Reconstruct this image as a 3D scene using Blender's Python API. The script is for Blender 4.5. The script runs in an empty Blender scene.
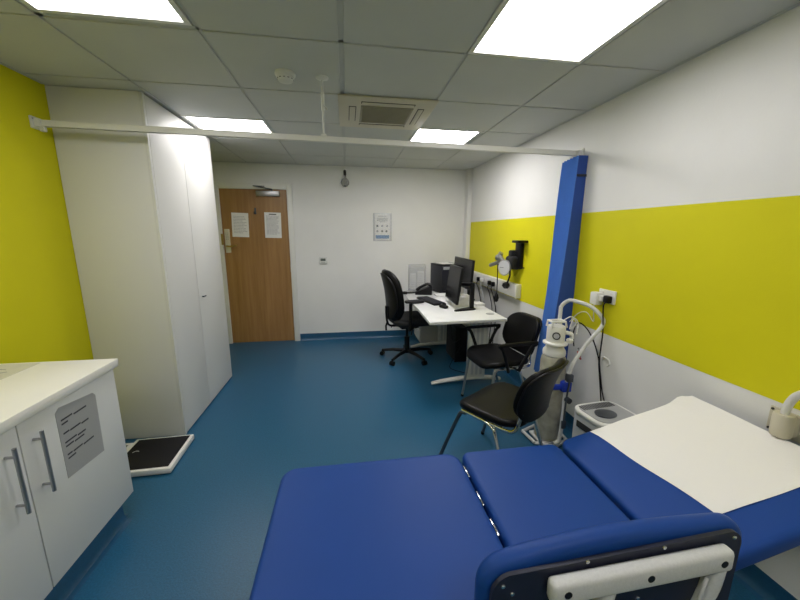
import bpy, bmesh, math, random
from mathutils import Vector, Matrix
random.seed(4)
PI = math.pi
scene = bpy.context.scene
col = scene.collection

# ---------------------------------------------------------------- camera
H = 1.4956
YAW, PITCH, ROLL, FPX = 0.1539, -0.1955, 0.0054, 339.63
cy, sy, cp, sp = math.cos(YAW), math.sin(YAW), math.cos(PITCH), math.sin(PITCH)
fw = Vector((sy * cp, cy * cp, sp)); r0 = Vector((cy, -sy, 0)); u0 = r0.cross(fw)
rr = r0 * math.cos(ROLL) + u0 * math.sin(ROLL); uu = u0 * math.cos(ROLL) - r0 * math.sin(ROLL)
cam = bpy.data.cameras.new('camera'); cam.sensor_width = 36; cam.lens = 36 * FPX / 800; cam.clip_start = 0.02
co = bpy.data.objects.new('camera', cam); col.objects.link(co)
m = Matrix.Identity(4)
for i in range(3):
    m[i][0] = rr[i]; m[i][1] = uu[i]; m[i][2] = -fw[i]
m[2][3] = H
co.matrix_world = m
scene.camera = co
scene.view_settings.view_transform = 'Standard'
scene.view_settings.look = 'None'
scene.view_settings.gamma = 1
scene.view_settings.exposure = 0.62
scene.view_settings.use_curve_mapping = False

# ---------------------------------------------------------------- materials
def mat(name, c, rough=.5, metal=0, bump=0, bscale=200, var=0, vscale=5, spec=.5, emit=None, alpha=1, trans=0, coat=0):
    mt = bpy.data.materials.new(name); mt.use_nodes = True
    nt = mt.node_tree; b = nt.nodes['Principled BSDF']
    b.inputs['Base Color'].default_value = (*c, 1); b.inputs['Roughness'].default_value = rough
    b.inputs['Metallic'].default_value = metal; b.inputs['Specular IOR Level'].default_value = spec
    if coat: b.inputs['Coat Weight'].default_value = coat; b.inputs['Coat Roughness'].default_value = .15
    if trans: b.inputs['Transmission Weight'].default_value = trans
    if alpha < 1: b.inputs['Alpha'].default_value = alpha
    tc = nt.nodes.new('ShaderNodeTexCoord')
    if var:
        n = nt.nodes.new('ShaderNodeTexNoise'); n.inputs['Scale'].default_value = vscale; n.inputs['Detail'].default_value = 4
        nt.links.new(tc.outputs['Object'], n.inputs['Vector'])
        mr = nt.nodes.new('ShaderNodeMapRange'); mr.inputs[1].default_value = .25; mr.inputs[2].default_value = .75
        mr.inputs[3].default_value = 1 - var; mr.inputs[4].default_value = 1 + var
        nt.links.new(n.outputs['Fac'], mr.inputs[0])
        mx = nt.nodes.new('ShaderNodeVectorMath'); mx.operation = 'SCALE'; mx.inputs[0].default_value = c
        nt.links.new(mr.outputs[0], mx.inputs['Scale']); nt.links.new(mx.outputs[0], b.inputs['Base Color'])
    if bump:
        n = nt.nodes.new('ShaderNodeTexNoise'); n.inputs['Scale'].default_value = bscale; n.inputs['Detail'].default_value = 3
        nt.links.new(tc.outputs['Object'], n.inputs['Vector'])
        bp = nt.nodes.new('ShaderNodeBump'); bp.inputs['Strength'].default_value = bump; bp.inputs['Distance'].default_value = .002
        nt.links.new(n.outputs['Fac'], bp.inputs['Height']); nt.links.new(bp.outputs[0], b.inputs['Normal'])
    if emit:
        b.inputs['Emission Color'].default_value = (*emit[0], 1); b.inputs['Emission Strength'].default_value = emit[1]
    return mt

M = {}
M['wall'] = mat('wall_paint', (.76, .76, .735), .6, bump=.25, bscale=120, var=.015)
M['lime'] = mat('lime_paint', (.66, .62, .008), .55, bump=.2, bscale=120, var=.02, spec=.25)
M['ceil'] = mat('ceiling_tile', (.57, .58, .56), .8, bump=.3, bscale=260, var=.03, vscale=3)
M['tbar'] = mat('ceiling_bar', (.5, .51, .5), .5)
M['floor'] = mat('blue_safety_vinyl', (.014, .096, .185), .33, bump=.5, bscale=170, var=.22, vscale=120)
M['skirt'] = mat('blue_coved_vinyl', (.014, .085, .175), .35, bump=.2, bscale=150, var=.1, vscale=60)
M['white'] = mat('white_laminate', (.70, .71, .69), .32, bump=.03, bscale=90)
M['gloss'] = mat('white_wardrobe_board', (.72, .72, .69), .5, bump=.03, bscale=60, spec=.3)
M['top'] = mat('white_worktop', (.82, .81, .74), .35, bump=.08, bscale=300)
M['frame'] = mat('white_gloss_paint', (.74, .74, .70), .35)
M['plas'] = mat('white_plastic', (.72, .72, .68), .35)
M['cream'] = mat('cream_plastic', (.56, .52, .40), .45)
M['creaml'] = mat('pale_cream_metal', (.66, .63, .50), .4)
M['creamd'] = mat('cream_grille', (.28, .26, .19), .6)
M['dark'] = mat('dark_gap', (.03, .03, .028), .7)
M['black'] = mat('black_plastic', (.005, .005, .006), .4, spec=.25)
M['leather'] = mat('black_vinyl', (.004, .004, .0045), .36, spec=.16, bump=.15, bscale=250)
M['rubber'] = mat('black_rubber', (.010, .010, .012), .7, spec=.2)
M['fabric'] = mat('black_fabric', (.007, .0075, .009), .75, bump=.3, bscale=500)
M['chrome'] = mat('chrome', (.75, .76, .77), .15, 1)
M['steel'] = mat('brushed_steel', (.42, .42, .42), .35, .9)
M['dsteel'] = mat('dark_steel', (.10, .11, .13), .35, .8)
M['blue'] = mat('blue_couch_vinyl', (.006, .050, .25), .5, bump=.12, bscale=350, var=.03, spec=.25)
M['navy'] = mat('navy_board', (.008, .011, .03), .5)
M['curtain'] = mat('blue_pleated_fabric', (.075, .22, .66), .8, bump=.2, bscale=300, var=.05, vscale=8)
M['curtain_shade'] = mat('shaded_blue_fabric', (.02, .065, .30), .8, bump=.2, bscale=300)  # same curtain fabric, with the near end's shade put into the colour
M['paper'] = mat('white_paper', (.80, .80, .78), .7, bump=.25, bscale=40)
M['roll'] = mat('couch_roll', (.80, .79, .76), .85, bump=.6, bscale=90)
M['note'] = mat('laminated_grey_sheet', (.40, .40, .39), .3)
M['ink'] = mat('print_ink', (.05, .05, .06), .6)
M['inkl'] = mat('pale_print_ink', (.32, .33, .36), .6)
M['inkb'] = mat('blue_print_ink', (.05, .20, .42), .5)
for nm, st in (('light_near', 7.0), ('light_far', 16.5), ('light_side', 7.5), ('light_fill', 7.5)):
    M[nm] = mat('lit_diffuser', (.9, .9, .9), .5, emit=((1.0, .965, .975), st))
M['screen'] = mat('black_screen', (.004, .004, .005), .22, spec=.1)
M['lcd'] = mat('grey_display', (.10, .12, .10), .3)
M['brass'] = mat('brass', (.45, .33, .13), .35, .9)
M['cyl'] = mat('worn_cream_cylinder', (.36, .35, .28), .4, var=.35, vscale=14)
M['cart'] = mat('white_tube_paint', (.62, .63, .62), .3)
M['gtube'] = mat('speckled_grey_white_paint', (.58, .59, .59), .45, bump=.3, bscale=300, var=.06, vscale=200)
M['bstrap'] = mat('royal_blue_plastic', (.01, .04, .42), .4)
M['red'] = mat('red_plastic', (.45, .02, .02), .4)
M['grey'] = mat('grey_plastic', (.33, .34, .34), .45)
M['lgrey'] = mat('light_grey_plastic', (.55, .56, .56), .4)
M['acryl'] = mat('clear_acrylic', (.8, .82, .82), .15, alpha=.16)
M['bulb'] = mat('smoked_glass', (.30, .30, .28), .15, alpha=.42)
M['printer'] = mat('dark_printer_plastic', (.011, .012, .018), .5)

def wood():
    mt = bpy.data.materials.new('beech_veneer'); mt.use_nodes = True
    nt = mt.node_tree; b = nt.nodes['Principled BSDF']
    tc = nt.nodes.new('ShaderNodeTexCoord'); mp = nt.nodes.new('ShaderNodeMapping'); mp.inputs['Scale'].default_value = (14, 14, .7)
    n = nt.nodes.new('ShaderNodeTexNoise'); n.inputs['Scale'].default_value = 1.6; n.inputs['Detail'].default_value = 6; n.inputs['Roughness'].default_value = .65
    cr = nt.nodes.new('ShaderNodeValToRGB')
    cr.color_ramp.elements[0].position = .3; cr.color_ramp.elements[0].color = (.27, .14, .045, 1)
    cr.color_ramp.elements[1].position = .72; cr.color_ramp.elements[1].color = (.40, .225, .085, 1)
    nt.links.new(tc.outputs['Object'], mp.inputs[0]); nt.links.new(mp.outputs[0], n.inputs['Vector'])
    nt.links.new(n.outputs['Fac'], cr.inputs[0]); nt.links.new(cr.outputs[0], b.inputs['Base Color'])
    b.inputs['Roughness'].default_value = .38
    return mt
M['wood'] = wood()

# ---------------------------------------------------------------- mesh builder
class MB:
    def __init__(s): s.bm = bmesh.new()
    def _new(s, geom_fn, bevel=0, seg=2, mtx=None):
        t = bmesh.new(); geom_fn(t)
        if bevel: bmesh.ops.bevel(t, geom=list(t.edges), offset=bevel, segments=seg, affect='EDGES', profile=.5)
        if mtx is not None: bmesh.ops.transform(t, matrix=mtx, verts=t.verts)
        me = bpy.data.meshes.new('tmp'); t.to_mesh(me); t.free(); s.bm.from_mesh(me); bpy.data.meshes.remove(me)
        return s
    def box(s, a, b, bevel=0, seg=2, mtx=None):
        c = [(a[i] + b[i]) / 2 for i in range(3)]; d = [abs(b[i] - a[i]) for i in range(3)]
        def g(t):
            bmesh.ops.create_cube(t, size=1)
            bmesh.ops.transform(t, matrix=Matrix.Translation(c) @ Matrix.Diagonal((*d, 1)), verts=t.verts)
        return s._new(g, min(bevel, min(d) * .45), seg, mtx)
    def ring(s, pts): return [s.bm.verts.new(p) for p in pts]
    def bridge(s, a, b):
        n = len(a)
        for i in range(n): s.bm.faces.new((a[i], a[(i + 1) % n], b[(i + 1) % n], b[i]))
    def tube(s, path, r, seg=10, smooth=0, caps=True, flat=1.0):
        P = [Vector(p) for p in path]
        if smooth:
            Q = []
            for i in range(len(P) - 1):
                p0 = P[max(i - 1, 0)]; p1 = P[i]; p2 = P[i + 1]; p3 = P[min(i + 2, len(P) - 1)]
                for k in range(smooth):
                    t = k / smooth
                    Q.append(.5 * ((2 * p1) + (p2 - p0) * t + (2 * p0 - 5 * p1 + 4 * p2 - p3) * t * t + (3 * p1 - p0 - 3 * p2 + p3) * t ** 3))
            Q.append(P[-1]); P = Q
        nrm = None; prev = None
        for i, p in enumerate(P):
            d = (P[min(i + 1, len(P) - 1)] - P[max(i - 1, 0)]).normalized()
            if nrm is None:
                nrm = Vector((0, 0, 1)) if abs(d.z) < .9 else Vector((1, 0, 0))
            nrm = (nrm - d * nrm.dot(d)).normalized(); bn = d.cross(nrm)
            R = r[i] if isinstance(r, (list, tuple)) else r
            cur = s.ring([p + nrm * math.cos(2 * PI * k / seg) * R * flat + bn * math.sin(2 * PI * k / seg) * R for k in range(seg)])
            if prev: s.bridge(prev, cur)
            elif caps: s.bm.faces.new(cur[::-1])
            prev = cur
        if caps: s.bm.faces.new(prev)
        return s
    def cyl(s, a, b, r, r2=None, seg=20):
        a = Vector(a); b = Vector(b)
        return s.tube([a, a.lerp(b, .5), b] if r2 is None else [a, b], r if r2 is None else [r, r2], seg)
    def lathe(s, prof, c=(0, 0, 0), seg=28, mtx=None):
        prev = None; vs = []
        for (r, z) in prof:
            cur = s.ring([(c[0] + r * math.cos(2 * PI * k / seg), c[1] + r * math.sin(2 * PI * k / seg), c[2] + z) for k in range(seg)])
            vs += cur
            if prev: s.bridge(prev, cur)
            else: s.bm.faces.new(cur[::-1])
            prev = cur
        s.bm.faces.new(prev)
        if mtx is not None:
            for v in vs: v.co = mtx @ v.co
        return s
    def prism(s, pts, z0, z1, bevel=0, mtx=None):
        def g(t):
            a = [t.verts.new((x, y, z0)) for x, y in pts]; b = [t.verts.new((x, y, z1)) for x, y in pts]
            n = len(a)
            t.faces.new(a[::-1]); t.faces.new(b)
            for i in range(n): t.faces.new((a[i], a[(i + 1) % n], b[(i + 1) % n], b[i]))
        return s._new(g, bevel, 2, mtx)
    def slab(s, w, h, t, R, r, crown=0, f=None, mtx=None, ns=8):
        def outline(d):
            hw, hh, rad = w / 2 - d, h / 2 - d, max(R - d, .002)
            cs = [(hw - rad, hh - rad, 0), (-hw + rad, hh - rad, 90), (-hw + rad, -hh + rad, 180), (hw - rad, -hh + rad, 270)]
            o = []
            for k, (cx, cy_, a0) in enumerate(cs):
                arc = [(cx + rad * math.cos(math.radians(a0 + 90 * q / 6)), cy_ + rad * math.sin(math.radians(a0 + 90 * q / 6))) for q in range(7)]
                o += arc
                nx = cs[(k + 1) % 4]; a1 = math.radians(nx[2])
                e = (nx[0] + rad * math.cos(a1), nx[1] + rad * math.sin(a1)); st = arc[-1]
                o += [(st[0] + (e[0] - st[0]) * q / ns, st[1] + (e[1] - st[1]) * q / ns) for q in range(1, ns)]
            return o
        rings = []
        inner = outline(r)
        for k in (.15, .4, .65, .85): rings.append([(x * k, y * k, -t / 2) for x, y in inner])
        for q in range(5):
            a = PI / 2 * q / 4
            rings.append([(x, y, -t / 2 + r - r * math.cos(a)) for x, y in outline(r - r * math.sin(a))])
        for q in range(5):
            a = PI / 2 * q / 4
            rings.append([(x, y, t / 2 - r + r * math.sin(a)) for x, y in outline(r - r * math.cos(a))])
        for k in (.93, .85, .65, .4, .15): rings.append([(x * k, y * k, t / 2 + crown * (1 - k * k)) for x, y in inner])
        prev = None
        for R_ in rings:
            P = []
            for p in R_:
                v = Vector(p)
                if f: v = Vector(f(v))
                if mtx is not None: v = mtx @ v
                P.append(v)
            cur = s.ring(P)
            if prev: s.bridge(prev, cur)
            else: s.bm.faces.new(cur[::-1])
            prev = cur
        s.bm.faces.new(prev)
        return s
    def build(s, name, m_, parent=None, world=True, angle=35):
        bmesh.ops.recalc_face_normals(s.bm, faces=s.bm.faces)
        for fc in s.bm.faces: fc.smooth = True
        if parent is not None and world:
            o_ = Vector((0, 0, 0)); p = parent
            while p is not None: o_ += p.location; p = p.parent
            for v in s.bm.verts: v.co -= o_
        me = bpy.data.meshes.new(name); s.bm.to_mesh(me); s.bm.free()
        me.set_sharp_from_angle(angle=math.radians(angle))
        me.materials.append(m_ if not isinstance(m_, str) else M[m_])
        o = bpy.data.objects.new(name, me); col.objects.link(o)
        if parent is not None: o.parent = parent
        return o

def tag(o, label, cat, group=None):
    o['label'] = label; o['category'] = cat
    if group: o['group'] = group
    return o
def thing(name, loc, label, cat, group=None, rz=0):
    o = bpy.data.objects.new(name, None); col.objects.link(o); o.empty_display_size = .1
    o.location = loc; o.rotation_euler = (0, 0, rz)
    return tag(o, label, cat, group)
def solo(mb, name, m_, label, cat, group=None):
    return tag(mb.build(name, m_), label, cat, group)
def struct(mb, name, m_, parent=None):
    o = mb.build(name, m_, parent)
    if parent is None: o['kind'] = 'structure'
    return o
def dup(o, parent=None):
    c = o.copy(); col.objects.link(c); c.parent = parent
    for ch in list(o.children): dup(ch, c)
    return c
def RZ(a, c=(0, 0, 0)): return Matrix.Translation(c) @ Matrix.Rotation(a, 4, 'Z')

# ---------------------------------------------------------------- the room
XL, XR, YF, YB, ZC = -1.752, 1.704, 4.733, -1.6, 2.345
struct(MB().box((XL - .2, YB - .2, -.1), (XR + .2, YF + .2, 0)), 'floor', 'floor')
struct(MB().box((XL - .15, YB - .1, 0), (XL, YF + .15, 2.6)), 'wall_left', 'lime')
# right wall with the lime band painted into its own height range
w = struct(MB().box((XR, YB - .1, 0), (XR + .15, YF + .15, 2.6)), 'wall_right', 'wall')
struct(MB().box((XR - .0015, YB, .835), (XR, 4.612, 1.643)), 'trim_1', 'lime')     # lime band
struct(MB().box((XR - .062, 4.615, 0), (XR, YF, ZC), .004), 'trim_2', 'wall')      # boxed corner
mb = MB()
DX0, DX1, DZ = -1.574, -.752, 2.03
mb.box((XL, YF, 0), (DX0 - .02, YF + .12, 2.6)); mb.box((DX1 + .02, YF, 0), (XR + .1, YF + .12, 2.6)); mb.box((DX0 - .02, YF, DZ + .02), (DX1 + .02, YF + .12, 2.6))
struct(mb, 'wall_far', 'wall')
struct(MB().box((XL - .1, YB - .12, 0), (XR + .1, YB, 2.6)), 'wall_near', 'wall')
# skirting (coved vinyl)
def cove(mb, p0, p1, n):
    p0 = Vector(p0); p1 = Vector(p1); n = Vector(n)
    prof = [(.003, .10), (.0035, .04), (.008, .018), (.02, .005), (.04, .001), (.04, 0), (0, 0), (0, .10)]
    a = mb.ring([p0 + n * q + Vector((0, 0, z)) for q, z in prof]); b = mb.ring([p1 + n * q + Vector((0, 0, z)) for q, z in prof])
    mb.bridge(a, b); mb.bm.faces.new(a[::-1]); mb.bm.faces.new(b)
    return mb
struct(cove(MB(), (DX1 + .075, YF, 0), (XR - .062, YF, 0), (0, -1, 0)), 'baseboard_far', 'skirt')
struct(cove(MB(), (XR, YB, 0), (XR, 4.61, 0), (-1, 0, 0)), 'baseboard_right', 'skirt')
struct(cove(MB(), (XL, 1.9, 0), (XL, 2.5, 0), (1, 0, 0)), 'baseboard_left', 'skirt')

# ceiling tiles, each cell 0.6 m, fittings take whole cells
GX, GY = -.0045, 1.770
lights = {(0, -1), (3, -1), (0, 2), (3, 2), (0, -4), (3, -4)}  # last two, behind the camera, are unseen panels added to brighten the room
ac = (2, 1)
mb = MB()
for i in range(-2, 6):
    for j in range(-7, 6):
        if (i, j) in lights or (i, j) == ac: continue
        gap = .008
        x0 = GX + .6 * (i - 2) + (.012 if i == 2 else gap); x1 = GX + .6 * (i - 1) - (.012 if i == 1 else gap)
        y0 = GY + .6 * j + gap; y1 = GY + .6 * (j + 1) - gap
        x0, x1, y0, y1 = max(x0, XL), min(x1, XR), max(y0, YB), min(y1, YF)
        if x1 - x0 < .03 or y1 - y0 < .03: continue
        mb.box((x0, y0, ZC), (x1, y1, ZC + .014), .002, 1)
struct(mb, 'ceiling', 'ceil')
mb = MB()
for i in range(-1, 5):
    x = GX + .6 * (i - 2); mb.box((x - .013, YB, ZC + .006), (x + .013, YF, ZC + .012))
for j in range(-5, 6):
    y = GY + .6 * j; mb.box((XL, y - .013, ZC + .006), (XR, y + .013, ZC + .012))
struct(mb, 'trim_3', 'tbar')
struct(MB().box((XL - .1, YB - .1, 2.58), (XR + .1, YF + .1, 2.66)), 'ceiling_slab', 'ceil')
# wall angle along edges of the ceiling
mb = MB()
mb.box((XR - .018, YB, ZC - .003), (XR, YF, ZC + .001)); mb.box((XL, YB, ZC - .003), (XL + .018, 2.5, ZC + .001)); mb.box((XL, YF - .018, ZC - .003), (XR, YF, ZC + .001))
struct(mb, 'trim_4', 'tbar')

light_labels = {(0, -1): 'large lit square panel light at the top left, nearest the yellow wall',
                (3, -1): 'large lit square panel light at the top right, nearest the right wall',
                (0, 2): 'lit square panel light beside the top of the white wardrobe',
                (3, 2): 'lit square panel light just behind the cream air conditioner vent',
                (0, -4): 'added unseen fill panel behind the camera on the cupboard side',
                (3, -4): 'added unseen fill panel behind the camera on the couch side'}
for (i, j) in sorted(lights):
    x0 = GX + .6 * (i - 2); y0 = GY + .6 * j; x1, y1 = x0 + .6, y0 + .6
    t = thing('ceiling_light', (x0 + .3, y0 + .3, ZC), light_labels[(i, j)], 'ceiling light', 'square panel lights in the ceiling grid')  # the two at j = -4 are added unseen fill panels
    f_ = .024
    if (i, j) == (0, 2): y1 -= .045
    if (i, j) == (0, -1): y1 -= .03; x1 -= .015; x0 += .01
    if (i, j) == (3, 2): x1 -= .03; y1 -= .02
    b = MB()
    for a, c in (((x0 + .002, y0 + .002), (x1 - .002, y0 + f_)), ((x0 + .002, y1 - f_), (x1 - .002, y1 - .002)), ((x0 + .002, y0 + f_), (x0 + f_, y1 - f_)), ((x1 - f_, y0 + f_), (x1 - .002, y1 - f_))):
        b.box((a[0], a[1], ZC - .002), (c[0], c[1], ZC + .02))
    b.box((x0 + .01, y0 + .01, ZC + .02), (x1 - .01, y1 - .01, ZC + .05))
    b.build('frame', 'frame', t)
    MB().box((x0 + f_, y0 + f_, ZC + .011), (x1 - f_, y1 - f_, ZC + .018)).build('diffuser', 'light_side' if (i, j) == (0, 2) else {-1: 'light_near', 2: 'light_far', -4: 'light_fill'}[j], t)

# air conditioning cassette
x0 = GX; y0 = GY + .6; x1, y1 = x0 + .6, y0 + .6
t = thing('ceiling_air_conditioner', (x0 + .3, y0 + .3, ZC), 'cream square ceiling air conditioner with a central grille and four slots', 'air conditioner')
b = MB()
b.box((x0 - .03, y0 - .02, ZC - .014), (x1 + .02, y1 + .02, ZC - .002), .005); b.build('fascia', 'cream', t)
b = MB(); b.box((x0 + .12, y0 + .125, ZC - .02), (x1 - .12, y1 - .125, ZC - .012), .004)
for k in range(13):
    yy = y0 + .145 + k * .0245; b.box((x0 + .135, yy, ZC - .0235), (x1 - .135, yy + .007, ZC - .019))
b.build('intake_grille', 'creamd', t)
for k, (a, c) in enumerate((((x0 + .12, y0 + .055), (x1 - .12, y0 + .09)), ((x0 + .12, y1 - .09), (x1 - .12, y1 - .055)), ((x0 + .04, y0 + .15), (x0 + .09, y1 - .15)), ((x1 - .09, y0 + .13), (x1 - .045, y1 - .13)))):
    s_ = MB().box((a[0], a[1], ZC - .0155), (c[0], c[1], ZC - .0135)).build('air_slot', 'dark', t)
    MB().box((a[0] + .005, a[1] + .006, ZC - .018), (c[0] - .005, c[1] - .003, ZC - .0155), .002).build('louvre', 'cream', s_)
# smoke detector
t = thing('smoke_detector', (-.31, 2.125, ZC), 'round white smoke detector on the ceiling left of the curtain rail hanger', 'smoke detector')
MB().lathe([(.054, 0), (.054, -.012), (.048, -.018)], (-.31, 2.125, ZC)).build('base', 'plas', t)
MB().lathe([(.046, -.016), (.046, -.028), (.036, -.042), (.020, -.047)], (-.31, 2.125, ZC)).build('sensor_head', 'plas', t)
b = MB()
for k in range(12):
    a = 2 * PI * k / 12; b.box((.0405, -.005, -.034), (.0435, .005, -.026), mtx=RZ(a, (-.31, 2.125, ZC)))
b.build('vent_slots', 'dark', t)

# curtain rail and its hanger
t = thing('curtain_rail', (0, 2.38, 2.09), 'long white curtain rail crossing the room from yellow wall to right wall', 'curtain rail')
zl, zr = 2.100, 2.066
def railz(x): return zl + (zr - zl) * (x - XL) / (XR - XL)
b = MB()
yl, yr = 2.395, 2.40
for (dz0, dz1, dy0, dy1) in ((-.017, .017, -.009, .009), (-.017, -.010, -.014, .014), (.011, .017, -.012, .012)):
    A = [(XL + .012, yl + dy0, railz(XL) + dz0), (XL + .012, yl + dy1, railz(XL) + dz0), (XL + .012, yl + dy1, railz(XL) + dz1), (XL + .012, yl + dy0, railz(XL) + dz1)]
    B = [(XR - .012, yr + dy0, railz(XR) + dz0), (XR - .012, yr + dy1, railz(XR) + dz0), (XR - .012, yr + dy1, railz(XR) + dz1), (XR - .012, yr + dy0, railz(XR) + dz1)]
    a = b.ring(A); c = b.ring(B); b.bridge(a, c); b.bm.faces.new(a[::-1]); b.bm.faces.new(c)
b.build('track', 'plas', t)
for x, y, s_ in ((XL, yl, 1), (XR, yr, -1)):
    b = MB(); b.box((min(x, x + s_ * .012), y - .03, railz(x) - .032), (max(x, x + s_ * .012), y + .03, railz(x) + .034), .004)
    b.box((min(x, x + s_ * .045), y - .018, railz(x) - .022), (max(x, x + s_ * .045), y + .018, railz(x) + .022), .004)
    br = b.build('wall_bracket', 'plas', t)
    MB().cyl((x + s_ * .012, y - .02, railz(x) + .02), (x + s_ * .015, y - .02, railz(x) + .02), .005, seg=10).build('screw', 'steel', br)
MB().box((XL + .03, yl - .01, railz(XL) - .045), (XL + .055, yl + .01, railz(XL) - .018), .003).build('end_stop', 'plas', t)
t = thing('rail_hanger', (-.125, 2.24, 2.2), 'thin white rod hanging the curtain rail from the ceiling', 'rail hanger')
b = MB(); b.tube([(-.13, 2.39, 2.105), (-.115, 2.145, 2.338)], .006, 8); b.build('rod', 'plas', t)
MB().lathe([(.035, 0), (.035, -.006), (.012, -.014)], (-.115, 2.145, ZC)).build('ceiling_plate', 'plas', t)
b = MB(); b.tube([(-.123, 2.265, 2.215), (-.118, 2.19, 2.28)], .010, 8); b.tube([(-.122, 2.235, 2.235), (-.095, 2.235, 2.21)], .004, 6); b.build('adjuster', 'plas', t)
MB().box((-.148, 2.380, 2.098), (-.112, 2.412, 2.112), .003).build('rail_clamp', 'plas', t)

# pleated curtain gathered at the right wall
t = thing('folded_curtain', (1.64, 2.44, .35), 'blue pleated privacy curtain folded into a tall stack by the right wall', 'curtain')
b = MB()
cx0, cx1, cy0, cy1 = 1.632, 1.698, 2.322, 2.495
n = 11
for k in range(n):     # pleats lie like pages, edge towards the room
    ya = cy0 + (cy1 - cy0) * k / n; yb = cy0 + (cy1 - cy0) * (k + 1) / n
    def f(v, k=k):
        bend = .004 * math.sin(v.z * 3.1 + k * .15) + .052 * (1 - v.z / 2.04)
        return (v.x - bend * (2.2 if v.x < 1.69 else 0), v.y + .004 * math.sin(v.z * 4 + 1), v.z)
    zt = 2.035 + (.006 if k % 2 else 0) - .018 * (k / n); zb = .36 + .01 * (k % 3)
    prev = None
    for q in range(31):
        z = zb + (zt - zb) * q / 30
        dx = .003 if k % 2 else 0
        P = [(cx0 + dx, ya, z), (cx0 - .006 + dx, (ya + yb) / 2, z), (cx0 + dx, yb, z), (cx1, yb, z), (cx1, ya, z)]
        cur = b.ring([f(Vector(p)) for p in P])
        if prev: b.bridge(prev, cur)
        else: b.bm.faces.new(cur[::-1])
        prev = cur
    b.bm.faces.new(prev)
b.build('pleats', 'curtain', t, angle=60)
b = MB(); prev = None    # near end of the stack, its shade painted on as darker blue
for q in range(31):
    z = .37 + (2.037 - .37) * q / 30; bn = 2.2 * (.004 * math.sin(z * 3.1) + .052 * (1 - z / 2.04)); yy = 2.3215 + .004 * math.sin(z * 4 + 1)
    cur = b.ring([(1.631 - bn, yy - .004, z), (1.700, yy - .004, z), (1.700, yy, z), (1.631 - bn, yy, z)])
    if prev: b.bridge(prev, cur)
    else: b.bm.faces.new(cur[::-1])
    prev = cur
b.bm.faces.new(prev); ef = b.build('shaded_end', 'curtain_shade', t, angle=60); ef['label'] = 'near end of the curtain stack with its shade painted in darker blue'
b = MB(); b.box((1.624, 2.3145, 1.895), (1.701, 2.3195, 1.912), .001); b.build('tie_band', 'navy', t)
for k in range(5):
    yy = 2.38 + k * .022; MB().tube([(1.655, yy, 2.03), (1.655, yy, 2.05), (1.655, min(yy, 2.405), 2.056)], .002, 6).build('hook', 'plas', t)

# ---------------------------------------------------------------- door
t = bpy.data.objects.new('door_1', None); col.objects.link(t); t.location = (-1.163, YF, 0); t['kind'] = 'structure'
b = MB(); b.box((DX0, YF + .012, .006), (DX1, YF + .056, DZ)); b.build('door_leaf', 'wood', t)
b = MB()
b.box((DX0 - .075, YF - .015, 0), (DX0, YF + .0, DZ + .07), .003); b.box((DX1, YF - .015, 0), (DX1 + .07, YF, DZ + .07), .003); b.box((DX0 - .0, YF - .015, DZ), (DX1, YF, DZ + .07), .003)
b.box((DX0 - .019, YF, 0), (DX0, YF + .1, DZ)); b.box((DX1, YF, 0), (DX1 + .019, YF + .1, DZ)); b.box((DX0 - .019, YF, DZ), (DX1 + .019, YF + .1, DZ + .019))
b.build('door_frame', 'frame', t)
for z in (.25, 1.02, 1.82): MB().cyl((DX1 + .002, YF - .0, z - .05), (DX1 + .002, YF - .0, z + .05), .007, seg=10).build('hinge', 'steel', t)
b = MB(); b.box((-1.552, YF - .000, 1.23), (-1.49, YF + .0125, 1.53), .004); lp = b.build('lock_plate', 'creaml', t); lp['label'] = 'cream lock plate with buttons'
b = MB()
b.cyl((-1.522, YF, 1.315), (-1.522, YF - .045, 1.315), .011, seg=12); b.tube([(-1.522, YF - .045, 1.315), (-1.47, YF - .05, 1.312), (-1.40, YF - .045, 1.325)], .010, 10, smooth=4)
b.build('lever_handle', 'brass', lp)
b = MB()
for r_ in range(5):
    for c in range(2): b.cyl((-1.531 + c * .02, YF, 1.40 + r_ * .02), (-1.531 + c * .02, YF - .004, 1.40 + r_ * .02), .005, seg=8)
b.build('keypad_buttons', 'steel', lp)
MB().box((DX0 - .016, YF - .022, 1.33), (DX0 + .010, YF - .0, 1.47), .003).build('strike_box', 'brass', t)
b = MB(); b.box((-1.165, YF + .0, 1.72), (-1.145, YF + .0125, 1.80), .003); b.tube([(-1.155, YF, 1.745), (-1.155, YF - .03, 1.735), (-1.155, YF - .035, 1.76)], .006, 8, smooth=3)
b.cyl((-1.155, YF, 1.735), (-1.155, YF - .014, 1.735), .016, seg=14); b.build('coat_hook', 'dsteel', t)
b = MB(); b.box((-1.125, YF - .035, 1.945), (-.84, YF + .0115, 2.01), .005); cl = b.build('door_closer', 'steel', t)
b = MB(); b.tube([(-.93, YF - .02, 2.01), (-.93, YF - .02, 2.028)], .010, 10); b.tube([(-.93, YF - .02, 2.03), (-1.12, YF - .16, 2.05)], .007, 8); b.tube([(-1.12, YF - .16, 2.05), (-1.02, YF - .016, 2.065)], .006, 8)
b.build('closer_arm', 'dsteel', cl)
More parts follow.
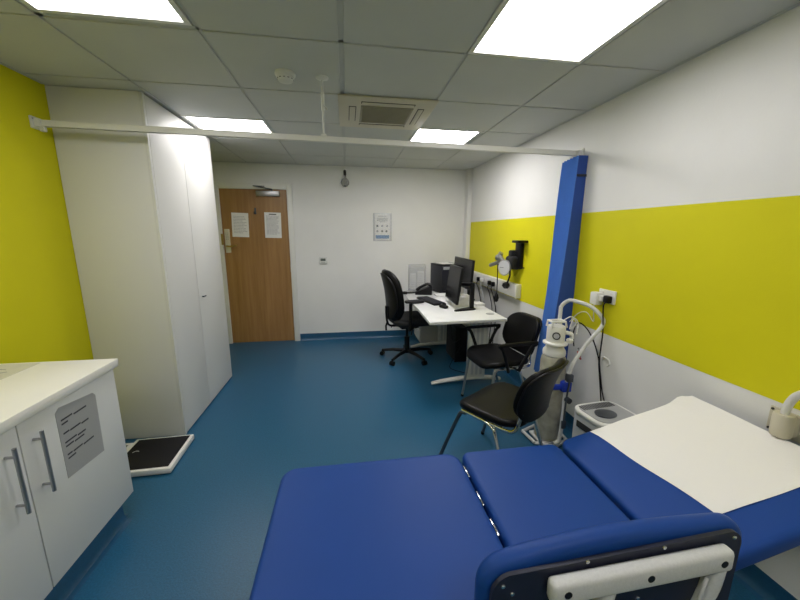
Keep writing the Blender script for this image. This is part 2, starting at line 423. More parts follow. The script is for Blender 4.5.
def sheet(name, x0, x1, z0, z1, y, label, lines, rot=0, m_='paper', cat='notice', head=False):
    cx, cz = (x0 + x1) / 2, (z0 + z1) / 2
    mt_ = Matrix.Translation((cx, y, cz)) @ Matrix.Rotation(rot, 4, 'Y')
    t_ = thing(name, (cx, y, cz), label, cat)
    w_, h_ = x1 - x0, z1 - z0
    MB().box((-w_ / 2, -.0015, -h_ / 2), (w_ / 2, 0, h_ / 2), mtx=mt_).build('sheet', m_, t_)
    b_ = MB()
    for k in range(lines):
        zz = h_ / 2 - .045 - k * (h_ - .08) / lines
        xs = -w_ / 2 + .022
        while xs < w_ / 2 - .03:
            L = random.uniform(.012, .035)
            if xs + L > w_ / 2 - .02 or (k % 4 == 3 and xs > w_ * .15): break
            b_.box((xs, -.0019, zz - .0028), (xs + L, -.0014, zz + .0022), mtx=mt_); xs += L + .006
    b_.build('print', 'inkl', t_)
    if head: MB().box((-w_ * .22, -.002, h_ / 2 - .030), (w_ * .22, -.0014, h_ / 2 - .018), mtx=mt_).build('heading', 'ink', t_)
    return t_
sheet('door_notice', -1.455, -1.25, 1.43, 1.735, YF + .0118, 'white printed sheet taped to the left half of the wooden door', 12, .03)
sheet('door_notice', -1.052, -.845, 1.42, 1.745, YF + .0118, 'white printed sheet with bold heading on the right half of the wooden door', 16, .02, head=True)

# ---------------------------------------------------------------- far wall things
t = thing('room_thermostat', (-.307, YF, 1.107), 'small white wall thermostat with grey display, right of the door', 'thermostat')
MB().box((-.372, YF - .024, 1.078), (-.272, YF, 1.165), .005).build('case', 'lgrey', t)
MB().box((-.366, YF - .0248, 1.084), (-.278, YF - .023, 1.159), .001).build('face', 'plas', t)
MB().box((-.358, YF - .0262, 1.115), (-.290, YF - .0245, 1.15)).build('display', 'lcd', t)
MB().box((-.352, YF - .0262, 1.092), (-.296, YF - .0245, 1.10), .001).build('buttons', 'grey', t)
# poster in clear holder
t = thing('framed_poster', (.484, YF, 1.57), 'small white poster with blue bottom strip in a clear wall frame', 'poster')
MB().box((.358, YF - .010, 1.383), (.612, YF - .007, 1.755), .001).build('clear_cover', 'acryl', t)
MB().box((.360, YF - .003, 1.385), (.610, YF - .0005, 1.753), .0005).build('back_plate', 'lgrey', t)
MB().box((.385, YF - .0055, 1.40), (.585, YF - .003, 1.745)).build('poster_sheet', 'paper', t)
b = MB()
for k, (zz, w_) in enumerate(((1.715, .12), (1.688, .15), (1.672, .14), (1.655, .15), (1.64, .08))): b.box((.485 - w_ / 2, YF - .0062, zz - .004), (.485 + w_ / 2, YF - .0053, zz + .004))
b.build('print', 'inkl', t)
MB().box((.392, YF - .0062, 1.415), (.578, YF - .0053, 1.462)).build('blue_strip', 'inkb', t)
for k, (x, z) in enumerate(((.415, 1.585), (.482, 1.585), (.548, 1.585), (.415, 1.515), (.482, 1.515), (.54, 1.515))): MB().cyl((x, YF - .0053, z), (x, YF - .0063, z), .015, seg=12).build('pictogram', 'ink' if k in (0, 4, 5) else 'inkl', t)
for (x, z) in ((.366, 1.747), (.604, 1.747), (.366, 1.391), (.604, 1.391)): MB().cyl((x, YF, z), (x, YF - .014, z), .006, seg=10).build('stud', 'steel', t)
# hanging bulb-shaped fitting
t = thing('hanging_bulb', (-.004, YF - .07, 2.1), 'small round grey glass bulb with dark neck hanging high on the far wall', 'hanging bulb')
MB().cyl((-.004, YF, 2.275), (-.004, YF - .07, 2.275), .006, seg=8).build('bracket', 'dsteel', t)
MB().lathe([(.014, 0), (.018, .01), (.018, .06), (.008, .07)], (-.004, YF - .07, 2.215)).build('neck', 'dark', t)
MB().lathe([(.006, -.056), (.03, -.048), (.050, -.022), (.054, 0), (.048, .024), (.03, .046), (.016, .058), (.014, .09)], (-.004, YF - .07, 2.13)).build('globe', 'bulb', t)
MB().lathe([(.004, -.012), (.018, -.004), (.018, .008), (.006, .016)], (-.004, YF - .07, 2.088)).build('filament_cup', 'dsteel', t)
# leaflet holder
t = thing('leaflet_holder', (.97, YF, .87), 'clear wall holder with pale leaflets above the desk end', 'leaflet holder')
b = MB(); b.box((.85, YF - .035, .69), (1.10, YF - .030, 1.05), .002); b.box((.85, YF - .004, .69), (1.10, YF, 1.06), .001); b.box((.85, YF - .034, .69), (.854, YF, 1.03)); b.box((1.096, YF - .034, .69), (1.10, YF, 1.03)); b.box((.85, YF - .035, .69), (1.10, YF, .694))
b.build('pocket', 'acryl', t)
MB().box((.868, YF - .012, .70), (1.082, YF - .006, 1.02)).build('backing_sheet', 'lgrey', t)
MB().box((.875, YF - .026, .70), (.955, YF - .014, .93), .002).build('leaflet', 'paper', t)
MB().box((.975, YF - .026, .70), (1.07, YF - .014, .96), .002).build('leaflet', 'paper', t)
b = MB()
for k in range(7): b.box((.885, YF - .0267, .90 - k * .026), (.945, YF - .0257, .905 - k * .026))
b.build('print', 'inkl', t); b = MB()
for k in range(7): b.box((.985, YF - .0267, .93 - k * .026), (1.06, YF - .0257, .935 - k * .026))
b.build('print', 'inkl', t)

# ---------------------------------------------------------------- wardrobe
t = thing('wardrobe', (-1.47, 3.03, 0), 'tall white full height wardrobe with two doors against the yellow wall', 'wardrobe')
b = MB(); b.box((XL + .004, 2.515, .004), (-1.245, 2.54, ZC - .004), .002); b.box((XL + .004, 3.55, .004), (-1.245, 3.575, ZC - .004), .002)
b.box((XL + .004, 2.54, .06), (-1.27, 3.55, .08)); b.box((XL + .004, 2.54, 2.30), (-1.27, 3.55, ZC - .004)); b.box((XL + .004, 2.54, .08), (XL + .01, 3.55, 2.3)); b.box((-1.28, 2.54, .0), (-1.262, 3.55, .06))
b.build('carcass', 'gloss', t)
b = MB(); b.box((-1.246, 2.515, .004), (-1.226, 2.537, ZC - .004), .001); b.build('filler_strip', 'gloss', t)
d1 = MB().box((-1.244, 2.5395, .012), (-1.225, 2.992, ZC - .012), .0015).build('door', 'gloss', t)
d2 = MB().box((-1.244, 2.9965, .012), (-1.225, 3.575, ZC - .012), .0015).build('door', 'gloss', t)
b = MB(); b.cyl((-1.225, 3.055, .957), (-1.205, 3.055, .957), .005, seg=10); b.cyl((-1.207, 3.04, .957), (-1.207, 3.085, .957), .006, seg=10); b.build('knob', 'dsteel', d2)

# ---------------------------------------------------------------- base cabinet + worktop
t = thing('base_cabinet', (-1.43, 1.26, 0), 'white two door base cabinet with steel bar handles under the worktop', 'cabinet')
b = MB(); b.box((XL + .004, .77, .13), (-1.17, .788, .838)); b.box((XL + .004, 1.752, .13), (-1.168, 1.77, .838), .001); b.box((XL + .004, .788, .13), (-1.17, 1.752, .148)); b.box((XL + .004, .788, .128), (XL + .012, 1.752, .838)); b.box((-1.2, .788, .81), (-1.17, 1.752, .838))
b.build('carcass', 'white', t)
MB().box((XL + .004, .77, 0), (-1.20, 1.74, .13)).build('plinth', 'skirt', t)
struct(cove(cove(MB(), (-1.20, .77, 0), (-1.20, 1.74, 0), (1, 0, 0)), (-1.20, 1.74, 0), (XL, 1.74, 0), (0, 1, 0)), 'baseboard_cabinet', 'skirt')
for (ya, yb, yh) in ((1.262, 1.766, 1.308), (.774, 1.257, 1.202)):
    d = MB().box((-1.169, ya, .145), (-1.150, yb, .834), .0015).build('door', 'white', t)
    b = MB(); b.cyl((-1.118, yh, .530), (-1.118, yh, .780), .0065, seg=14)
    for z in (.562, .748): b.cyl((-1.150, yh, z), (-1.118, yh, z), .0048, seg=10)
    b.build('bar_handle', 'steel', d)
solo(MB().box((XL + .001, .75, .842), (-1.132, 1.782, .88), .002), 'worktop', 'top', 'cream white worktop slab on the base cabinet beside the yellow wall', 'worktop')
t = thing('grey_sheet', (-1.58, 1.5, .881), 'pale grey sheet with faint lines lying on the worktop by the yellow wall', 'sheet')
MB().box((-1.715, 1.15, .8802), (-1.452, 1.765, .8815)).build('sheet', mat('pale_grey_film', (.60, .59, .52), .3, var=.06, vscale=12), t)
b = MB()
for A, B in (((-1.64, 1.72), (-1.53, 1.69)), ((-1.62, 1.60), (-1.50, 1.66)), ((-1.64, 1.61), (-1.56, 1.54)), ((-1.5, 1.50), (-1.6, 1.45))): b.tube([(*A, .8816), (*B, .8816)], .0015, 6)
b.build('drawn_lines', 'inkl', t)
# laminated notice stuck on the cabinet door
t = thing('laminated_notice', (-1.149, 1.515, .645), 'grey laminated notice with bold lines stuck on the white cabinet door', 'notice')
pts = [(1.412, .503), (1.620, .487), (1.626, .765), (1.612, .782), (1.432, .806), (1.412, .79)]
b = MB(); a = b.ring([(-1.1498, y, z) for y, z in pts]); c = b.ring([(-1.1485, y, z) for y, z in pts]); b.bridge(a, c); b.bm.faces.new(a[::-1]); b.bm.faces.new(c)
b.build('sheet', 'note', t)
for (zz, segs) in ((.752, ((.03, .088), (.094, .165))), (.735, ((.03, .062),)), (.694, ((.03, .06), (.064, .12), (.124, .165))), (.654, ((.03, .09), (.095, .140))), (.637, ((.03, .07), (.075, .128))), (.600, ((.03, .055), (.06, .11), (.115, .175))), (.583, ((.03, .070),))):
    b = MB()
    for s0, s1 in segs: b.box((-1.1486, 1.400 + s0, zz - .0035 - s0 * .08), (-1.1480, 1.400 + s1, zz + .0035 - s0 * .08), .0003, 1)
    b.build('text_line', 'ink', t)

# ---------------------------------------------------------------- floor scale
t = thing('weighing_scale', (-1.31, 2.28, 0), 'flat floor scale with black mat and white rim beside the wardrobe', 'scale')
rz = .03
mt_ = Matrix.Translation((-1.318, 2.255, 0)) @ Matrix.Rotation(rz, 4, 'Z')
MB().box((-.19, -.185, .006), (.185, .19, .044), .007, mtx=mt_).build('body', 'plas', t)
MB().box((-.165, -.165, .042), (.165, .172, .0465), .003, mtx=mt_).build('black_mat', 'rubber', t)
b = MB(); b.box((-.25, -.02, .010), (-.186, .15, .045), .006, mtx=mt_); cb = b.build('display_unit', 'plas', t)
b = MB(); b.box((-.24, .05, .0445), (-.205, .12, .0465), .001, mtx=mt_); b.build('display', 'lcd', cb)
b = MB()
for k in range(3): b.cyl(mt_ @ Vector((-.222, -.01 + k * .016, .044)), mt_ @ Vector((-.222, -.01 + k * .016, .048)), .005, seg=8)
b.build('buttons', 'grey', cb)
for x, y in ((-.16, -.15), (.16, -.15), (-.16, .15), (.16, .15)):
    MB().cyl(mt_ @ Vector((x, y, 0)), mt_ @ Vector((x, y, .012)), .014, seg=12).build('foot', 'black', t)
MB().tube([mt_ @ Vector((-.13, .02, .0462)), mt_ @ Vector((-.115, .035, .0462)), mt_ @ Vector((-.095, .03, .0462))], .004, 6, smooth=4, flat=.3).build('mark', 'lgrey', t)

# ---------------------------------------------------------------- examination couch
t = thing('examination_couch', (.6, .98, 0), 'royal blue adjustable examination couch with white tube frame filling the foreground', 'couch')
CY0, CY1 = .665, 1.318
yc = (CY0 + CY1) / 2; wy = CY1 - CY0
def sec(name, x0, x1, ztop, th=.064, tilt=0, R=.05, dy=0):
    w_ = (x1 - x0) / math.cos(tilt)
    mx = Matrix.Translation((x0, yc, ztop)) @ Matrix.Rotation(-tilt, 4, 'Y') @ Matrix.Translation((w_ / 2, 0, -th / 2))
    return MB().slab(w_, wy + dy, th, R, .020, .005, mtx=mx).build(name, 'blue', t, angle=50)
sec('leg_cushion', -.288, .469, .529, R=.065)
sec('seat_cushion', .484, .955, .527, R=.04)
sec('backrest_cushion', .962, 1.648, .535, tilt=math.radians(14.5), R=.05)
b = MB()   # steel gap strip and hinges between leg and seat cushions
b.box((.4695, .72, .472), (.4825, 1.24, .484)); b.build('hinge_strip', 'navy', t)
for yy in (1.21, 1.06, .93): MB().box((.4725, yy - .035, .484), (.4805, yy + .035, .509), .002).build('hinge', 'chrome', t)
# boards under cushions
b = MB(); b.box((-.25, .70, .436), (.44, 1.27, .452), .002); b.box((.50, .70, .436), (.94, 1.27, .452), .002)
b.box((.01, -.285, -.088), (.66, .285, -.072), .002, mtx=Matrix.Translation((.965, yc, .535)) @ Matrix.Rotation(-math.radians(14.5), 4, 'Y'))
b.build('base_board', 'navy', t)
b = MB()
for y in (.74, 1.23):
    b.box((-.2, y - .02, .40), (1.05, y + .02, .436), .004)
for x in (-.1, .5, .98): b.box((x - .02, .76, .40), (x + .02, 1.21, .436), .004)
b.box((.10, .80, .09), (1.05, .85, .13), .004); b.box((.10, 1.12, .09), (1.05, 1.17, .13), .004); b.box((.1, .8, .09), (.15, 1.17, .13), .004); b.box((1.0, .8, .09), (1.05, 1.17, .13), .004)
b.tube([(.2, .79, .12), (.8, .79, .41)], .018, 10); b.tube([(.8, .79, .12), (.2, .79, .41)], .018, 10)
b.tube([(.2, 1.18, .12), (.8, 1.18, .41)], .018, 10); b.tube([(.8, 1.18, .12), (.2, 1.18, .41)], .018, 10)
b.build('lift_frame', 'gtube', t)
for x in (.12, 1.03):
    for y in (.76, 1.21):
        b = MB(); b.cyl((x, y, .05), (x, y, .12), .012, seg=10); lg = b.build('castor_fork', 'dsteel', t)
        MB().cyl((x - .0, y - .012, .036), (x, y + .012, .036), .036, seg=20).build('wheel', 'black', lg)
b = MB(); b.tube([(1.35, .98, .52), (1.12, .98, .42)], .015, 10); b.build('backrest_strut', 'chrome', t)
# padded side guard on the near side
def rrect(x0, z0, x1, z1, R, n=6):
    o = []
    for (cx_, cz_, a0) in ((x1 - R, z1 - R, 0), (x0 + R, z1 - R, 90), (x0 + R, z0 + R, 180), (x1 - R, z0 + R, 270)):
        for q in range(n + 1):
            a = math.radians(a0 + 90 * q / n); o.append((cx_ + R * math.cos(a), cz_ + R * math.sin(a)))
    return o
mx = Matrix.Translation((.655, .632, .618)) @ Matrix.Rotation(PI / 2, 4, 'X')
def fg(v):  # pad follows a very slightly arched top
    return (v.x, v.y - (.044 if v.x < 0 else .016) * (abs(v.x) / .36) ** 1.8 * (1 if v.y > 0 else 0), v.z)
gp = MB().slab(.735, .318, .050, .062, .022, 0, f=fg, mtx=mx).build('guard_pad', 'blue', t, angle=50)
b = MB()
a_ = rrect(.308, .475, .985, .767, .040)
a_ = [(x, z - ((.048 if x < .655 else .014) * (abs(x - .655) / .34) ** 1.8 if z > .7 else 0)) for x, z in a_]
A = b.ring([(x, .603, z) for x, z in a_]); B = b.ring([(x, .593, z) for x, z in a_]); b.bridge(A, B); b.bm.faces.new(A[::-1]); b.bm.faces.new(B)
gb = b.build('guard_board', 'navy', t)
for (x, z) in ((.545, .733), (.753, .740), (.958, .738), (.701, .597), (.335, .70), (.359, .675), (.5, .56), (.9, .57)):
    MB().lathe([(.0055, 0), (.005, .002), (.002, .0035)], seg=12, mtx=Matrix.Translation((x, .593, z)) @ Matrix.Rotation(PI / 2, 4, 'X')).build('screw', 'chrome', gb)
b = MB()   # box tube with rounded end, slightly sloping
mx = Matrix.Translation((.44, .575, .688)) @ Matrix.Rotation(-math.radians(2.2), 4, 'Y')
b.box((0, -.017, -.030), (.485, .017, .030), .012, 3, mtx=mx)
gt = b.build('guard_tube', 'gtube', t)
for x in (.476, .689, .892):
    z = .697 + (x - .44) * math.tan(math.radians(1.9))
    MB().lathe([(.0095, 0), (.0095, .0012)], seg=18, mtx=Matrix.Translation((x, .558, z - .006)) @ Matrix.Rotation(PI / 2, 4, 'X')).build('hole_plug', 'black', gt)
b = MB()
b.tube([(.905, .583, .69), (.893, .583, .60), (.87, .60, .50), (.86, .66, .43), (.86, .72, .42)], .021, 14, smooth=6)
b.build('guard_leg', 'gtube', t)
b = MB(); b.tube([(.60, .583, .69), (.585, .583, .60), (.565, .60, .50), (.56, .66, .43), (.56, .72, .42)], .021, 14, smooth=6)
b.build('guard_leg', 'gtube', t)
b = MB(); b.tube([(.868, .572, .655), (.852, .565, .63), (.845, .565, .58), (.85, .58, .50)], .0045, 8, smooth=6); b.build('cable_loop', 'lgrey', t)

# couch roll paper lying on the backrest
t_ = math.radians(14.5)
def on_back(u, y, h):   # u along slope
    return Vector((.962 + u * math.cos(t_) - h * math.sin(t_), y, .535 + u * math.sin(t_) + h * math.cos(t_)))
b = MB(); NU, NV = 26, 20
grid = []
for i in range(NU + 1):
    row = []
    for j in range(NV + 1):
        a = i / NU; c = j / NV
        yfar = 1.305 - .0 * a; ynear = .782 - .015 * a
        y = ynear + (yfar - ynear) * c
        ustart = .160 + .062 * (1 - c) + .003 * math.sin(c * 9)
        u = ustart + (.722 - ustart) * a
        h = .0065 + .0018 * math.sin(a * 11 + c * 4) * math.sin(c * 7 + a * 3)
        if c > .92: h -= (c - .92) * .06 * (1 - a)
        lift = .020 * math.exp(-((a - .86) / .07) ** 2) * max(0, c - .86) / .14
        if a > .93: u = min(u, .705 + .01 * a)
        row.append(on_back(u, y, h + lift))
    grid.append(row)
top = [[b.bm.verts.new(p) for p in r_] for r_ in grid]; bot = [[b.bm.verts.new(p - Vector((0, 0, .0012))) for p in r_] for r_ in grid]
for i in range(NU):
    for j in range(NV):
        b.bm.faces.new((top[i][j], top[i + 1][j], top[i + 1][j + 1], top[i][j + 1])); b.bm.faces.new((bot[i][j], bot[i][j + 1], bot[i + 1][j + 1], bot[i + 1][j]))
for i in range(NU):
    b.bm.faces.new((top[i][0], bot[i][0], bot[i + 1][0], top[i + 1][0])); b.bm.faces.new((top[i][NV], top[i + 1][NV], bot[i + 1][NV], bot[i][NV]))
for j in range(NV):
    b.bm.faces.new((top[0][j], top[0][j + 1], bot[0][j + 1], bot[0][j])); b.bm.faces.new((top[NU][j], bot[NU][j], bot[NU][j + 1], top[NU][j + 1]))
solo(b, 'couch_roll_paper', 'roll', 'wide white paper sheet laid over the raised head end of the blue couch', 'paper sheet')

# ---------------------------------------------------------------- visitor chairs
def visitor_chair(loc, rz, label, arms):
    t = thing('visitor_chair', loc, label, 'chair', 'black vinyl visitor chairs with chrome frames', rz)
    def fs(v): return (v.x, v.y, v.z - (.035 * max(0, (v.y - .10) / .12) ** 2 if v.y > .10 else 0) + .012 * (abs(v.x) / .23) ** 2)
    MB().slab(.475, .425, .046, .13, .020, .006, f=fs, mtx=Matrix.Translation((0, .01, .462))).build('seat', 'leather', t, False, 50)
    tl = math.radians(16)
    fx, fy = (.235, .195) if arms else (.265, .30)
    def fb(v): return (v.x, v.y, v.z + .045 * (v.x / .22) ** 2 - .02 * (v.y / .17) ** 2)
    mx = Matrix.Translation((0, -.235, .648)) @ Matrix.Rotation(tl, 4, 'X') @ Matrix.Rotation(PI / 2, 4, 'X') @ Matrix.Rotation(PI, 4, 'Y')
    # slab local z points to the front after rotation
    bk = MB().slab(.425, .335, .036, .12, .016, .004, f=fb, mtx=mx).build('backrest', 'leather', t, False, 50)
    def fb2(v): return (v.x, v.y, v.z + .045 * (v.x / .22) ** 2 - .02 * (v.y / .17) ** 2 - .022)
    sh = MB().slab(.433, .343, .014, .124, .006, 0, f=fb2, mtx=mx).build('back_shell', 'black', t, False, 50)
    for s in (-1, 1):
        b = MB(); b.tube([(s * .200, .10, .432), (s * .206, .14, .420), (s * .212, .155 if arms else .18, .38), (s * fx, fy, 0.012)], .0115, 12, smooth=5); lg = b.build('front_leg', 'dsteel' if not arms else 'steel', t, False)
        MB().lathe([(.013, 0), (.014, .018), (.011, .022)], (s * fx, fy, 0)).build('foot_cap', 'black', lg, False)
        b = MB(); b.tube([(s * .205, .02, .432), (s * .212, -.05, .418), (s * .222, -.09, .36), (s * .24, -.20, .012)], .0115, 12, smooth=5); lg = b.build('rear_leg', 'chrome', t, False)
        MB().lathe([(.013, 0), (.014, .018), (.011, .022)], (s * .24, -.20, 0)).build('foot_cap', 'black', lg, False)
        b = MB(); b.tube([(s * .205, .16, .430), (s * .208, 0, .428), (s * .205, -.15, .430), (s * .19, -.185, .448), (s * .175, -.195, .49), (s * .17, -.205, .545)], .009, 10, smooth=5, flat=1.3); b.build('side_rail', 'chrome', t, False)
        if arms:
            b = MB(); b.tube([(s * .25, -.04, .42), (s * .262, -.13, .60), (s * .268, -.168, .638), (s * .268, -.15, .651), (s * .268, .13, .651), (s * .268, .148, .638), (s * .262, .115, .60), (s * .25, .05, .42)], .0125, 10, smooth=5, flat=1.2)
            b.tube([(s * .205, -.03, .432), (s * .262, -.02, .436)], .009, 8); am = b.build('armrest', 'black', t, False)
    b = MB(); b.tube([(-.207, .10, .428), (.207, .10, .428)], .008, 10); b.tube([(-.207, -.10, .428), (.207, -.10, .428)], .008, 10); b.build('cross_bar', 'chrome', t, False)
    return t
visitor_chair((1.254, 2.61, 0), math.radians(97), 'black vinyl chair with looped black armrests by the end of the desk', True)
visitor_chair((.932, 1.815, 0), math.radians(34), 'armless black vinyl chair beside the blue couch, its back to the camera', False)

# ---------------------------------------------------------------- task chair
t = thing('office_chair', (.69, 3.88, 0), 'black high backed swivel office chair with armrests at the desk', 'chair', None, math.radians(-80))
MB().slab(.50, .50, .085, .13, .035, .01, f=lambda v: (v.x, v.y, v.z - (.03 * ((v.y - .1) / .15) ** 2 if v.y > .1 else 0)), mtx=Matrix.Translation((0, .05, .485))).build('seat', 'fabric', t, False, 50)
mx = Matrix.Translation((0, -.235, .785)) @ Matrix.Rotation(math.radians(9), 4, 'X') @ Matrix.Rotation(PI / 2, 4, 'X') @ Matrix.Rotation(PI, 4, 'Y')
def fk(v): return (v.x * (1 - .22 * max(0, v.y / .3)), v.y, v.z + .06 * (v.x / .23) ** 2 + .03 * math.sin((v.y + .3) * 5))
MB().slab(.46, .60, .07, .17, .03, .006, f=fk, mtx=mx).build('backrest', 'leather', t, False, 50)
def fk2(v): return (v.x * (1 - .22 * max(0, v.y / .3)), v.y, v.z + .06 * (v.x / .23) ** 2 + .03 * math.sin((v.y + .3) * 5) - .045)
MB().slab(.42, .54, .02, .17, .008, .012, f=fk2, mtx=mx).build('back_shell', 'black', t, False, 50)
b = MB(); b.tube([(0, -.05, .42), (0, -.20, .42), (0, -.25, .48), (0, -.262, .66)], .022, 10, smooth=4, flat=.6); b.build('back_bracket', 'black', t, False)
b = MB(); b.box((-.09, -.10, .385), (.09, .12, .43), .01)
b.build('mechanism', 'black', t, False)
for s in (-1, 1): MB().tube([(s * .08, -.04 + s * .06, .40), (s * .17, -.06 + s * .06, .385), (s * .19, -.08 + s * .06, .34)], .006, 8, smooth=3).build('adjuster_lever', 'black', t, False)
MB().tube([(.0, -.245, .47), (0.0, -.265, .42), (0, -.262, .37)], .012, 8).build('tilt_knob', 'black', t, False)
b = MB(); b.cyl((0, 0, .10), (0, 0, .27), .032); b.cyl((0, 0, .27), (0, 0, .39), .018); b.build('gas_lift', 'black', t, False)
for s in (-1, 1):
    b = MB(); b.tube([(s * .16, .03, .435), (s * .26, -.06, .43), (s * .275, -.06, .47), (s * .275, -.06, .73)], .017, 10, smooth=4, flat=1.3); ar = b.build('armrest_post', 'black', t, False)
    MB().slab(.075, .225, .03, .03, .012, 0, mtx=Matrix.Translation((s * .275, -.015, .752))).build('arm_pad', 'fabric', ar, False)
b = MB(); b.lathe([(.05, .075), (.05, .10), (.035, .115)])
b.build('base_hub', 'black', t, False)
for k in range(5):
    a = 2 * PI * k / 5 + math.radians(20)
    b = MB(); b.tube([(math.cos(a) * .03, math.sin(a) * .03, .092), (math.cos(a) * .17, math.sin(a) * .17, .088), (math.cos(a) * .315, math.sin(a) * .315, .066)], [.024, .020, .015], 10, smooth=0)
    lg = b.build('base_arm', 'black', t, False)
    px_, py_ = math.cos(a) * .315, math.sin(a) * .315; n_ = Vector((-math.sin(a), math.cos(a), 0))
    b = MB()
    for s in (-1, 1):
        p = Vector((px_, py_, .027)); b.cyl(p + n_ * s * .008, p + n_ * s * .024, .027, seg=18)
    b.cyl((px_, py_, .03), (px_, py_, .07), .008, seg=8); b.build('castor', 'black', lg, False)

# ---------------------------------------------------------------- desk and what stands on it
t = thing('desk', (1.06, 3.58, 0), 'white desk with grey white cantilever legs along the right wall', 'desk')
b = MB(); b.prism([(.695, 2.785), (1.43, 2.82), (1.43, 4.40), (.735, 4.38), (.70, 3.95), (.705, 3.3)], .706, .731, .002); b.build('desktop', 'white', t)
MB().lathe([(.04, 0), (.038, .003), (.03, .0035)], (1.35, 3.023, .731), seg=22).build('cable_grommet', 'grey', t)
for yy in (3.08, 4.2):
    b = MB(); b.box((1.165, yy - .025, .06), (1.345, yy + .025, .70), .006)
    lg = b.build('leg', 'plas', t)
    b = MB()
    for k in range(3): b.box((1.195 + k * .045, yy - .029, .10), (1.220 + k * .045, yy - .024, .68), .002)
    b.build('cable_cover', 'lgrey', lg)
    b = MB(); b.tube([(.80, yy, .022), (.90, yy, .040), (1.1, yy, .058), (1.25, yy, .062), (1.42, yy, .05), (1.52, yy, .03)], [.020, .026, .03, .03, .028, .022], 12, smooth=0, flat=.75); b.build('foot', 'plas', lg)
    b = MB(); b.box((.78, yy - .03, .66), (1.40, yy + .03, .705), .006); b.build('cantilever_arm', 'plas', lg)
MB().box((1.36, 3.11, .38), (1.376, 4.17, .70), .002).build('modesty_panel', 'white', t)

t = thing('drawer_pedestal', (1.16, 4.38, 0), 'pale grey pedestal under the far end of the desk', 'pedestal')
MB().box((.955, 4.30, .02), (1.395, 4.72, .60), .004).build('body', 'lgrey', t)
for z in (.05, .235, .42):
    d = MB().box((.942, 4.31, z), (.956, 4.71, z + .17), .003).build('drawer_front', 'white', t)
    MB().tube([(.943, 4.45, z + .13), (.925, 4.455, z + .13), (.925, 4.565, z + .13), (.943, 4.57, z + .13)], .004, 8).build('handle', 'steel', d)
b = MB(); b.box((.965, 4.32, 0), (1.385, 4.70, .02)); b.build('plinth', 'black', t)

t = thing('desktop_computer', (1.30, 3.72, 0), 'black computer tower on the floor under the desk', 'computer')
MB().box((1.215, 3.62, .012), (1.385 - .03, 3.98, .42), .006).build('case', 'black', t)
MB().box((1.21, 3.63, .03), (1.216, 3.97, .40), .002).build('side_panel', 'fabric', t)
for x in (1.23, 1.34):
    for y in (3.66, 3.94): MB().cyl((x, y, 0), (x, y, .014), .012, seg=10).build('foot', 'black', t)
b = MB(); b.tube([(1.28, 3.62, .30), (1.15, 3.50, .30), (1.10, 3.45, .50), (1.08, 3.5, .70)], .004, 8, smooth=6); b.tube([(1.29, 3.62, .22), (1.14, 3.52, .05), (1.12, 3.45, .006), (1.25, 3.3, .006)], .004, 8, smooth=6)
solo(b, 'computer_cable', 'black', 'thin black cables looping down behind the desk leg to the floor', 'cable')

def monitor(loc, w_, h_, yaw, tilt, z0, label, foot=(.24, .20)):
    # local: screen faces -X, width along Y
    t = thing('monitor', (*loc, .731), label, 'monitor', 'black monitors on the desk', yaw)
    mx = Matrix.Translation((-.09, 0, z0 + h_ / 2 - .731)) @ Matrix.Rotation(tilt, 4, 'Y')
    MB().box((-.012, -w_ / 2, -h_ / 2), (.014, w_ / 2, h_ / 2), .004, mtx=mx).build('case', 'black', t, False)
    MB().box((-.0135, -w_ / 2 + .010, -h_ / 2 + .014), (-.0118, w_ / 2 - .010, h_ / 2 - .010), mtx=mx).build('screen', 'screen', t, False)
    b = MB(); b.box((.012, -.09, -.09), (.04, .09, .09), .01, mtx=mx); b.build('rear_housing', 'black', t, False)
    return t
t = monitor((1.20, 3.43), .47, .375, math.radians(-3), math.radians(7), .785, 'nearer black monitor on a tall black stand, screen facing the office chair')
b = MB(); b.box((.035, -.20, .0), (.075, -.155, .275), .006); b.tube([(.055, -.178, .255), (.03, -.12, .245), (-.05, -.02, .24)], .02, 10, smooth=5); b.build('stand_column', 'black', t, False)
b = MB(); b.prism([(-.15, -.27), (-.13, -.285), (.06, -.235), (.09, -.21), (.09, -.13), (.05, -.12), (-.02, -.17)], .0, .014, .003); b.build('stand_foot', 'black', t, False)
t = monitor((1.42, 3.80), .66, .33, math.radians(-1), math.radians(4), .88, 'farther black monitor behind the tall stand, screen reflecting the yellow wall')
b = MB(); b.box((-.02, -.03, 0), (.02, .03, .28), .006); b.build('stand_column', 'black', t, False)
b = MB(); b.slab(.2, .26, .014, .03, .005, mtx=Matrix.Translation((-.06, 0, .007))); b.build('stand_foot', 'black', t, False)

t = thing('printer', (1.28, 4.36, .731), 'dark charcoal printer with a white sheet on top, on the far end of the desk', 'printer')
pm = Matrix.Translation((1.17, 4.12, .731)) @ Matrix.Rotation(math.radians(15), 4, 'Z')
MB().box((0, 0, .008), (.30, .30, .355), .008, mtx=pm).build('body', 'printer', t)
MB().box((-.002, -.004, .10), (.29, .006, .30), .003, mtx=pm).build('front_panel', 'printer', t)
MB().box((.02, -.03, .03), (.27, .0, .05), .004, mtx=pm).build('paper_tray', 'black', t)
MB().box((0.0, .01, .350), (.30, .30, .375), .006, mtx=pm).build('lid', 'black', t)
MB().box((.02, -.008, .31), (.12, .002, .345), .002, mtx=pm).build('control_panel', 'grey', t)
solo(MB().box((.05, .06, .3753), (.23, .26, .378), mtx=pm), 'paper_sheet', 'paper', 'white paper sheet lying on top of the dark printer', 'paper')
b = MB()
solo(MB().box((1.06, 3.93, .7315), (1.24, 4.085, .755), .003), 'paper_stack', 'paper', 'stack of white papers in front of the printer', 'paper')
